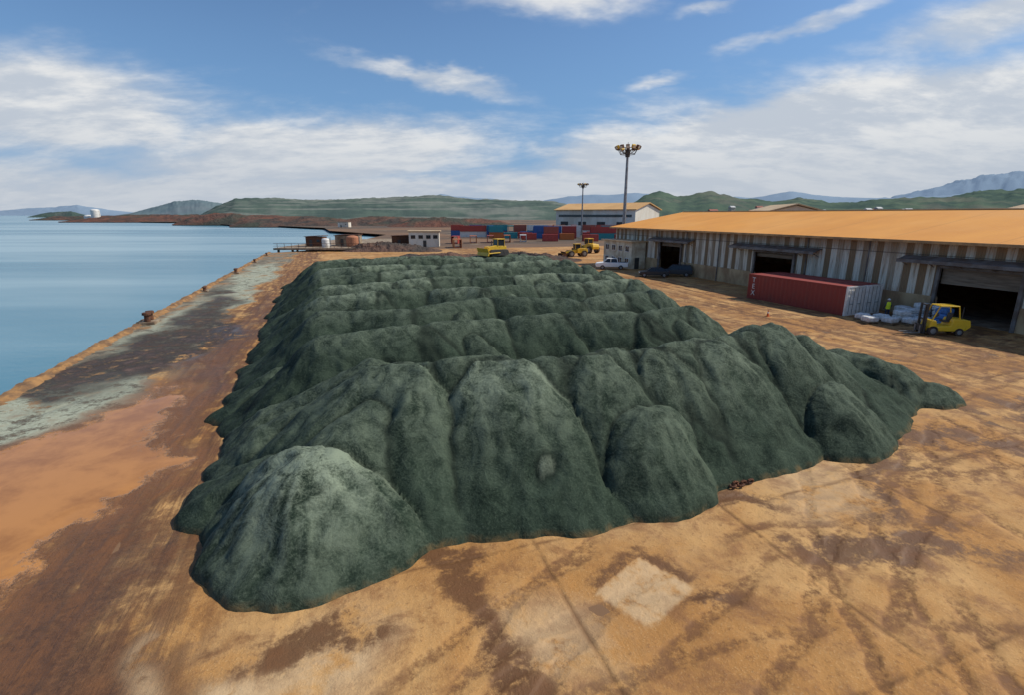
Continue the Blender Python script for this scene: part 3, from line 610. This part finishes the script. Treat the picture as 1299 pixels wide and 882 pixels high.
def addcont(x,y,z,rot,ci,base):
    global ncon
    o=base.copy(); scene.collection.objects.link(o); o.location=(x,y,z); o.rotation_euler=(0,0,rot); o.color=cols[ci]+(1,)
    tag(o,cn[ci]+' shipping container stacked in the container yard','shipping container','stacked shipping containers'); ncon+=1
rc=random.Random(12)
for (yy,x0,x1) in ((206,12,44),(218,4,50),(230,-10,56),(243,-24,62),(258,-30,68)):
    x=x0
    while x<x1:
        long=rc.random()<.3; wd=12.2 if long else 6.1
        end=(not long) and rc.random()<.3
        hgt=rc.choice([1,2,2]) if yy>240 else rc.choice([0,1,1,2])
        sp_=2.44 if end else wd
        for k in range(hgt): addcont(x+sp_/2+rc.uniform(-.1,.1),yy+rc.uniform(-.6,.6),k*2.62,(0 if end else math.pi/2)+rc.uniform(-.03,.03),rc.randrange(8),baseL if long else baseS)
        x+=sp_+rc.choice([.3,.4,.6,3.0])
for i in range(5): addcont(-20.5+i*6.2,190+i*3,0,rc.uniform(-.1,.3),[4,2,5,2,6][i],baseS)
addcont(-17.5,166,0,.2,2,baseS)
bpy.data.objects.remove(baseL); bpy.data.objects.remove(baseS)
# ------------------------------------------------ vehicles
def wheel(par,x,y,r,w_,name='wheel'):
    mb=MB(); mb.cyl((x,y-w_/2,r),(x,y+w_/2,r),r,n=22); wv=mb.build(name,M_rub,par,bevel=.03)
    mb=MB(); mb.cyl((x,y-w_/2-.012,r),(x,y+w_/2+.012,r),r*.55,n=16); mb.build('rim',M_steel,wv,bevel=.01)
def car(loc,rot,color,label,kind='sedan'):
    o=empty('parked_car' if kind!='pickup' else 'pickup_truck',loc,rot,label,'car' if kind!='pickup' else 'pickup truck')
    if kind=='pickup': prof=[(-2.6,.45),(2.55,.42),(2.65,.75),(2.5,1.05),(1.35,1.18),(-2.6,1.15)]; cab=[(1.35,1.17),(.75,1.75),(-.75,1.78),(-.95,1.17)]
    elif kind=='suv': prof=[(-2.3,.4),(2.3,.4),(2.4,.75),(2.25,1.0),(1.2,1.12),(-2.3,1.12)]; cab=[(1.2,1.1),(.55,1.72),(-1.9,1.72),(-2.25,1.1)]
    else: prof=[(-2.2,.35),(2.2,.35),(2.28,.62),(2.1,.85),(1.15,.98),(-2.2,1.0)]; cab=[(1.15,.97),(.45,1.42),(-1.1,1.42),(-1.8,.98)]
    mb=MB(); mb.prism(prof,-.9,.9); bd=mb.build('body',M_car,o,bevel=.09); bd.color=color+(1,)
    mb=MB()
    mb.add([(a,-.82,b_) for a,b_ in cab[:1]]+[(cab[1][0],-.66,cab[1][1]),(cab[2][0],-.66,cab[2][1]),(cab[3][0],-.82,cab[3][1])]+[(cab[0][0],.82,cab[0][1]),(cab[1][0],.66,cab[1][1]),(cab[2][0],.66,cab[2][1]),(cab[3][0],.82,cab[3][1])],
      [(0,1,2,3),(4,7,6,5),(0,4,5,1),(1,5,6,2),(2,6,7,3),(3,7,4,0)]); mb.build('window',M_glass,o,bevel=.03)
    mb=MB(); z=cab[1][1]; mb.box(((cab[1][0]+cab[2][0])/2,0,z+.02),(cab[1][0]-cab[2][0]+.1,1.34,.06))
    for s in(-1,1):
        for (a,b_) in ((cab[0],cab[1]),(cab[3],cab[2])): mb.cyl((a[0],s*.82,a[1]),(b_[0],s*.67,b_[1]),.045,n=6)
        mx=(cab[0][0]+cab[3][0])/2; mb.cyl((mx,s*.83,cab[0][1]),(mx,s*.68,z),.045,n=6)
    rf=mb.build('roof',M_car,o,bevel=.02); rf.color=color+(1,)
    for x in(-1.45,1.5):
        for y in(-.82,.82): wheel(o,x,y,.36,.24)
    fx=prof[2][0]
    for y in(-.65,.65):
        mb=MB(); mb.box((fx-.05,y,prof[2][1]+.05),(.12,.35,.16)); mb.build('headlight',M_lamp,o,bevel=.02)
        mb=MB(); mb.box((prof[0][0]-.0,y,.85),(.06,.22,.2)); mb.build('tail_light',M_tail,o)
    if kind=='pickup':
        mb=MB(); mb.box((-1.75,0,1.17),(1.45,1.5,.03)); mb.build('load_bed',M_dark,o)
    return o
car((18.9,98.0,0),math.radians(172),(.9,.9,.88),'white pickup truck parked near the warehouse annex','pickup').scale=(1.15,)*3
car((23.6,85.5,0),math.radians(170),(.03,.035,.04),'dark sedan parked before the warehouse door','sedan').scale=(1.08,)*3
car((27.6,86.5,0),math.radians(165),(.04,.05,.06),'dark suv parked by the warehouse wall','suv').scale=(1.1,)*3
car((30.5,135,0),math.radians(60),(.6,.6,.6),'silver car parked beyond the annex','suv')
def loader(loc,rot,label,sc=1.0):
    o=empty('wheel_loader',loc,rot,label,'wheel loader'); o.scale=(sc,)*3
    mb=MB(); mb.prism([(-3.4,1.0),(-.3,1.0),(-.3,2.1),(-1.2,2.35),(-3.3,2.2),(-3.5,1.6)],-.95,.95); mb.prism([(-.3,.9),(1.9,.9),(2.0,1.3),(.8,1.9),(-.3,1.9)],-.55,.55); mb.build('body',M_yel,o,bevel=.08)
    mb=MB(); mb.box((-.55,0,2.75),(1.5,1.35,1.25)); mb.build('cab_window',M_glass,o,bevel=.05)
    mb=MB(); mb.box((-.55,0,3.45),(1.8,1.6,.14))
    for sx in(-1.3,.2):
        for sy in(-.7,.7): mb.cyl((sx,sy,2.1),(sx,sy,3.4),.06,n=6)
    mb.build('cab_roof',M_yel,o,bevel=.03)
    for x in(-2.3,1.6):
        for y in(-1.15,1.15): wheel(o,x,y,.85,.6)
    mb=MB()
    for y in(-.5,.5): mb.box((2.4,y,1.25),(2.6,.18,.32),(0,.32,0))
    mb.cyl((.8,0,1.7),(3.1,0,1.3),.09,n=8); mb.build('lift_arm',M_yel,o,bevel=.03)
    mb=MB(); mb.prism([(3.3,.15),(4.6,.08),(4.62,.16),(3.5,.3),(3.35,.8),(3.7,1.45),(3.6,1.5),(3.15,.9),(3.1,.4)],-1.5,1.5); mb.box((3.9,-1.48,.6),(1.0,.05,.8)); mb.box((3.9,1.48,.6),(1.0,.05,.8)); mb.build('bucket',M_rust,o)
    mb=MB(); mb.cyl((-2.3,.4,2.2),(-2.3,.4,3.0),.08,n=8); mb.build('exhaust_pipe',M_dark,o)
    return o
loader((15.5,128,0),math.radians(200),'yellow wheel loader parked on the dirt behind stockpile',.9)
loader((20.5,142,0),math.radians(120),'yellow wheel loader beside stacked material',1.1)
def dozer(loc,rot):
    o=empty('bulldozer',loc,rot,'yellow bulldozer working on top of the green stockpile','bulldozer')
    for y in(-.95,.95):
        mb=MB(); pr=[]
        for i in range(9): a=math.pi/2+math.pi*i/8; pr.append((-1.3+.5*math.cos(a),.5+.5*math.sin(a)))
        for i in range(9): a=-math.pi/2+math.pi*i/8; pr.append((1.3+.5*math.cos(a),.5+.5*math.sin(a)))
        mb.prism(pr,y-.28,y+.28); mb.build('track',M_dark,o,bevel=.03)
    mb=MB(); mb.prism([(-1.7,.5),(1.8,.5),(1.9,1.4),(.5,1.65),(-1.7,1.5)],-.65,.65); mb.build('body',M_yel,o,bevel=.06)
    mb=MB(); mb.box((-.6,0,2.05),(1.3,1.3,1.0)); mb.build('cab_window',M_glass,o,bevel=.04)
    mb=MB(); mb.box((-.6,0,2.62),(1.6,1.5,.14)); 
    for sx in(-1.25,.05):
        for sy in(-.66,.66): mb.cyl((sx,sy,1.5),(sx,sy,2.6),.06,n=6)
    mb.build('cab_roof',M_yel,o,bevel=.03)
    mb=MB(); mb.prism([(2.4,.1),(2.6,.05),(2.45,.6),(2.7,1.25),(2.55,1.25),(2.3,.6)],-1.7,1.7); mb.build('blade',M_yel,o)
    for y in(-1.3,1.3):
        mb=MB(); mb.cyl((0,y,.5),(2.4,y,.4),.1,n=8); mb.build('push_arm',M_yel,o)
    mb=MB(); mb.cyl((1.0,.3,1.6),(1.0,.3,2.4),.07,n=8); mb.build('exhaust_pipe',M_dark,o)
    return o
dx,dy=-2.4,77.2; dq,dp=Q(dx,dy); dozer((dx,dy,pileh(dq,dp)-.15),math.radians(215)).scale=(.9,)*3
fk=empty('forklift',L(48.4,29.6),math.radians(172),'yellow forklift with black mast parked before open warehouse door','forklift'); fk.scale=(1.12,)*3
mb=MB(); mb.prism([(-1.55,.35),(-1.75,.8),(-1.6,1.25),(-.7,1.3),(-.55,.75),(.35,.7),(.45,1.15),(.8,1.15),(.95,.3)],-.6,.6); mb.build('body',M_yel2,fk,bevel=.07)
mb=MB(); mb.prism([(-1.6,.4),(-1.95,.7),(-1.85,1.2),(-1.55,1.25)],-.62,.62); mb.build('counterweight',M_yel2,fk,bevel=.06)
mb=MB()
for sy in(-.5,.5):
    mb.cyl((.75,sy,1.1),(.35,sy,2.25),.045,n=8); mb.cyl((-1.15,sy,1.25),(-.95,sy,2.25),.045,n=8); mb.cyl((-.95,sy,2.25),(.35,sy,2.25),.045,n=8)
for i in range(8): mb.box((-.95+1.3*i/7,0,2.26),(.07,1.0,.04))
mb.build('overhead_guard',M_yel2,fk)
mb=MB(); mb.box((-.45,0,1.05),(.5,.5,.14)); mb.box((-.72,0,1.4),(.12,.5,.6),(0,-.15,0)); mb.build('seat',M_dark,fk,bevel=.04)
mb=MB(); mb.cyl((.5,0,1.15),(.2,0,1.45),.03,n=6); mb.cyl((.18,0,1.44),(.22,0,1.48),.2,n=16); mb.build('steering_wheel',M_dark,fk)
mb=MB()
for sy in(-.38,.38): mb.box((1.12,sy,1.25),(.14,.1,2.3)); mb.box((1.2,sy*.75,1.2),(.1,.08,2.2))
for z in(.3,1.2,2.3): mb.box((1.12,0,z),(.08,.76,.1))
mb.build('mast',M_dark,fk)
mb=MB(); mb.box((1.3,0,.55),(.06,1.0,.5)); mb.build('fork_carriage',M_dark,fk)
for sy in(-.3,.3):
    mb=MB(); mb.box((1.36,sy,.4),(.05,.12,.6)); mb.box((1.9,sy,.12),(1.1,.12,.045)); mb.build('fork',M_steel,fk)
for x,r in((.62,.36),(-1.2,.3)):
    for sy in(-.56,.56): wheel(fk,x,sy,r,.24)
mb=MB(); mb.cyl((-1.3,.45,1.3),(-1.3,.45,2.2),.04,n=6); mb.build('exhaust_pipe',M_dark,fk)
def bagpallet(q,p,rot,n,label,m=None):
    o=empty('bag_pallet',L(q,p),rot,label,'pallet of bags','pallets of white bags')
    mb=MB()
    for i in range(5): mb.box((0,-.5+i*.25,.13),(1.2,.14,.03))
    for i in(-.5,0,.5): mb.box((i,0,.06),(.1,1.14,.1))
    mb.build('pallet',M_wood,o)
    z=.16
    for k in range(n):
        mb=MB(); mb.box((random.uniform(-.06,.06),random.uniform(-.06,.06),z+.25),(1.1,1.05,.48)); mb.build('bag',m or M_bag,o,bevel=.12); z+=.48
    return o
lab=['single white bag on wooden pallet before containers','two stacked white bags on pallet','three stacked white bags on pallet near warehouse door']
for i,(q,p,n) in enumerate([(48.2,36.2,1),(49.5,35.3,1),(50.8,34.3,2),(51.9,33.2,1),(53.3,36.1,2),(53.9,34.6,3),(54.0,32.9,3),(50.2,33.0,1),(47.4,34.9,1),(48.8,33.9,1),(52.7,34.8,2)]):
    bagpallet(q,p,TH+random.uniform(-.3,.3),n,lab[n-1])
bagpallet(52.8,31.9,TH,3,'three stacked blue wrapped bags on pallet near door',M_blue)
bagpallet(51.7,31.7,TH+.2,1,'single blue wrapped bag on pallet near door',M_blue)
o=empty('traffic_cone',(26,51.2,0),.3,'orange traffic cone with white band on the dirt','traffic cone'); o.scale=(.8,)*3
mb=MB(); mb.box((0,0,.03),(.42,.42,.05)); mb.cyl((0,0,.05),(0,0,.85),.17,.03,14); mb.build('cone_shell',M_orange,o)
mb=MB(); mb.cyl((0,0,.42),(0,0,.58),.113,.086,14); mb.build('reflective_band',M_white,o)
for i,(p,sc) in enumerate(((56,1.0),(78,.6),(101,.8),(123,.7),(143,.7))):
    o=empty('mooring_bollard',L(-17.75,p),TH,'rusty brown steel mooring bollard on the quay edge','bollard','mooring bollards along the quay'); o.scale=(sc,)*3
    mb=MB(); mb.box((0,0,.14),(1.3,1.6,.28)); mb.build('base',M_conc,o,bevel=.04)
    mb=MB(); mb.cyl((0,-.45,.28),(0,-.45,.9),.26,.22,14); mb.cyl((0,.45,.28),(0,.45,.9),.26,.22,14); mb.cyl((0,-.45,.9),(0,-.45,1.15),.38,.34,14); mb.cyl((0,.45,.9),(0,.45,1.15),.38,.34,14); mb.box((0,0,.55),(.25,.9,.25)); mb.build('post',M_rust,o,bevel=.03)
o=empty('scrap_chain',(8.7,17.5,0.03),.4,'rusty bent chain and shackle lying on the dirt','scrap metal'); o.scale=(1.3,)*3
mb=MB()
for j in range(6):
    cx=(j-2.5)*.13; cy=.05*math.sin(j*2)
    for i in range(10):
        a=2*math.pi*i/10; b2=2*math.pi*(i+1)/10
        if j%2: P0=(cx+.1*math.cos(a),cy,.07+.06*math.sin(a)); P1=(cx+.1*math.cos(b2),cy,.07+.06*math.sin(b2))
        else: P0=(cx+.1*math.cos(a),cy+.07*math.sin(a),.05); P1=(cx+.1*math.cos(b2),cy+.07*math.sin(b2),.05)
        mb.cyl(P0,P1,.035,n=6)
mb.build('chain',M_rust,o)
def person(loc,rot,scale=1):
    o=empty('person',loc,rot,'worker in dark trousers, yellow vest and white hard hat standing','person')
    V=[(0,0,.96),(0,0,1.2),(0,0,1.40),(0,.0,1.53),(0,-.015,1.63),(0,-.01,1.74)]; R=[.145,.135,.15,.062,.09,.082]; E=[(0,1),(1,2),(2,3),(3,4),(4,5)]
    def a(v,r,par): V.append(v); R.append(r); E.append((par,len(V)-1)); return len(V)-1
    for s in(-1,1):
        k=a((s*.19,0,1.43),.07,2); k=a((s*.25,.03,1.17),.05,k); k=a((s*.25,-.12,.97),.034,k); pm=a((s*.245,-.16,.91),.035,k)
        for j in range(4):
            f=a((s*.245+(j-1.5)*.02,-.19,.87),.011,pm); a((s*.24+(j-1.5)*.02,-.195,.835-.008*(j%2)),.009,f)
        f=a((s*.205,-.19,.90),.012,pm); a((s*.195,-.21,.875),.010,f)
        h=a((s*.095,0,.88),.105,0); kn=a((s*.115,-.03,.50),.068,h); an_=a((s*.125,.02,.09),.045,kn); a((s*.135,-.14,.04),.04,an_)
    me=bpy.data.meshes.new('body'); me.from_pydata(V,E,[]); ob=bpy.data.objects.new('body',me); scene.collection.objects.link(ob); ob.parent=o
    ob.modifiers.new('skin','SKIN'); sub=ob.modifiers.new('sub','SUBSURF'); sub.levels=1; sub.render_levels=2
    lay=me.skin_vertices[0].data
    for i,r in enumerate(R): lay[i].radius=(r,r*(.78 if i in(0,1,2) else 1))
    lay[0].use_root=True
    m,t,b=newmat('worker_skin_and_trousers'); oo=t.obj(); sp=t.n.new('ShaderNodeSeparateXYZ'); t.l.new(oo,sp.inputs[0])
    f=t.ss(sp.outputs[2],1.49,1.5); col=t.mix(f,(.04,.05,.09),(.25,.13,.08)); t.l.new(col,b.inputs['Base Color']); me.materials.append(m)
    mb=MB(); n=18; rings=[(.86,.19,.15),(1.1,.185,.145),(1.35,.215,.15),(1.47,.19,.12),(1.52,.09,.08)]
    vs=[(rx*math.cos(2*math.pi*i/n),ry*math.sin(2*math.pi*i/n),z) for z,rx,ry in rings for i in range(n)]
    fs=[(j*n+i,j*n+(i+1)%n,(j+1)*n+(i+1)%n,(j+1)*n+i) for j in range(len(rings)-1) for i in range(n)]
    mb.add(vs,fs); mb.build('safety_vest',nmat('hi_vis',(.85,.95,.03),(.75,.8,.03),3,.7,.1),o,smooth=True)
    mb=MB(); mb.dome((0,-.01,1.71),.125,1.0); mb.cyl((0,-.04,1.70),(0,-.04,1.715),.15,.15,18); mb.build('hard_hat',M_white,o,smooth=True)
    mb=MB(); mb.cyl((0,-.105,1.64),(0,-.125,1.62),.012,.016,8); mb.build('nose',m,o)
    for s in(-1,1): mb=MB(); mb.cyl((s*.033,-.09,1.665),(s*.033,-.103,1.665),.012,.008,8); mb.build('eye',M_dark,o)
    return o
person(L(51.3,36.1),TH+2.6).scale=(1.08,)*3
# ------------------------------------------------ mid distance buildings and wharf
o=empty('site_office',(-33,166,0),math.radians(6),'small white flat-roofed site office with dark windows','building')
mb=MB(); mb.box((5,3.5,2.4),(9.5,7,4.8)); mb.build('wall',M_cream,o)
mb=MB(); mb.box((5,3.5,4.95),(10.6,8,.3)); mb.build('roof',M_rooft,o)
for x in(1.6,4.0,6.4,8.6): mb=MB(); mb.box((x,-.03,3.2),(1.4,.08,1.1)); mb.build('window',M_glass,o)
mb=MB(); mb.box((5.2,-.03,1.05),(1.0,.08,2.1)); mb.build('door',M_dark,o)
wf=empty('wharf',(-66,152,0),0,'old concrete wharf deck on piles beside the sea','wharf')
mb=MB(); mb.box((14,22,.7),(30,56,.5)); mb.build('deck',M_conc,wf)
mb=MB()
for x in range(0,30,4):
    for y in(-5,8,22,36,49): mb.cyl((x,y,-1.8),(x,y,.5),.35,n=8)
pl=mb.build('pile',M_dark,wf); pl["kind"]="stuff"
mb=MB()
for x in range(0,30,2): mb.cyl((x,-5.5,.9),(x,-5.5,2.2),.06,n=6)
for z in(1.5,2.2): mb.cyl((-1,-5.5,z),(29,-5.5,z),.05,n=6)
mb.build('railing',M_rust,wf)
def hut(x,y,z,dx,dy,h,m,label,rm=M_rust):
    o=empty('hut',(x,y,z),random.uniform(-.1,.1),label,'hut'); mb=MB(); mb.box((0,0,h/2),(dx,dy,h)); mb.build('wall',m,o,bevel=.03)
    mb=MB(); mb.prism([(-dx/2-.3,h),(dx/2+.3,h+.25),(dx/2+.3,h+.4),(-dx/2-.3,h+.15)],-dy/2-.3,dy/2+.3); mb.build('roof',rm,o)
    mb=MB(); mb.box((-dx*.2,-dy/2-.02,1.0),(.9,.06,2)); mb.build('door',M_dark,o); mb=MB(); mb.box((dx*.25,-dy/2-.02,h*.6),(.9,.06,.7)); mb.build('window',M_glass,o)
hut(-58,155,.95,5,3.5,2.8,M_rust,'rusty metal hut on the wharf deck')
hut(-50,160,.95,7,4,3.0,M_conc,'grey concrete hut on the wharf deck')
hut(-36,176,0,8,5,3.2,M_rust,'brown shed near the site office')
for (x,y,dx_,h_,m_) in ((-215,528,12,5,M_conc),(-330,640,14,6,M_cream),(-450,765,16,7,M_conc),(-140,440,9,4,M_cream)):
    hut(x,y,0,dx_,6,h_,m_,'small weathered plant building on the far shore',M_conc)
def tank(x,y,z,r,h,m,label):
    o=empty('storage_tank',(x,y,z),0,label,'storage tank'); mb=MB(); mb.cyl((0,0,0),(0,0,h),r,n=24); mb.build('shell',m,o); mb=MB(); mb.dome((0,0,h),r,.35,24); mb.build('tank_roof',m,o,smooth=True)
    mb=MB(); mb.cyl((r+.1,0,0),(r+.1,0,h+.5),.08,n=6); mb.cyl((r+.1,.5,0),(r+.1,.5,h+.5),.08,n=6); mb.build('ladder',M_steel,o)
tank(-47,154,.95,1.8,2.6,nmat('faded_orange',(.5,.2,.1),(.35,.15,.08)),'faded orange round tank on the wharf')
tank(-53.5,150,.95,1.1,2.2,M_white,'small white tank on the wharf')
tank(-862,1095,-.06,8,19,M_white,'white domed storage tank on the far shore')
tank(-884,1105,-.06,9,7,M_white,'low white storage tank on the far shore')
hill('terrain',[(-30,0),(-24,1.2),(-15,1.6),(-6,1.2),(2,1.8),(10,1.2),(16,0)],118,10,M_brn,31,'low brown earth heaps behind the stockpile',base=-.2,nz=.5)
hill('terrain',[(-50,0),(-44,1.8),(-36,2.4),(-28,1.6),(-20,0)],150,12,M_brn,32,'brown earth heap beside the wharf',base=-.2,nz=.5)
hm=[nmat('house_wall_pale',(.6,.57,.5),(.5,.45,.4),.3),nmat('house_wall_cream',(.5,.45,.35),(.4,.36,.3),.3)]
hr=[nmat('house_roof_red',(.35,.12,.08),(.3,.1,.07),.3),nmat('house_roof_white',(.6,.6,.58),(.5,.5,.5),.3)]
for i in range(26):
    x=random.uniform(640,1500); y=random.uniform(1380,1440); 
    o=empty('house',(x*y/1400*.78,y,-1),random.uniform(-.4,.4),'small pale house with pitched roof at the hill foot','house','houses at the foot of the hills')
    wv=random.uniform(12,22); h=random.uniform(14,30)
    mb=MB(); mb.box((0,0,h/2),(wv,12,h)); mb.build('wall',hm[i%2],o); mb=MB(); mb.prism([(-7,h),(7,h),(0,h+4)],-wv/2-1,wv/2+1,axis='x'); mb.build('roof',hr[i%2],o)
print('mounds',cnt[0],'containers',ncon)
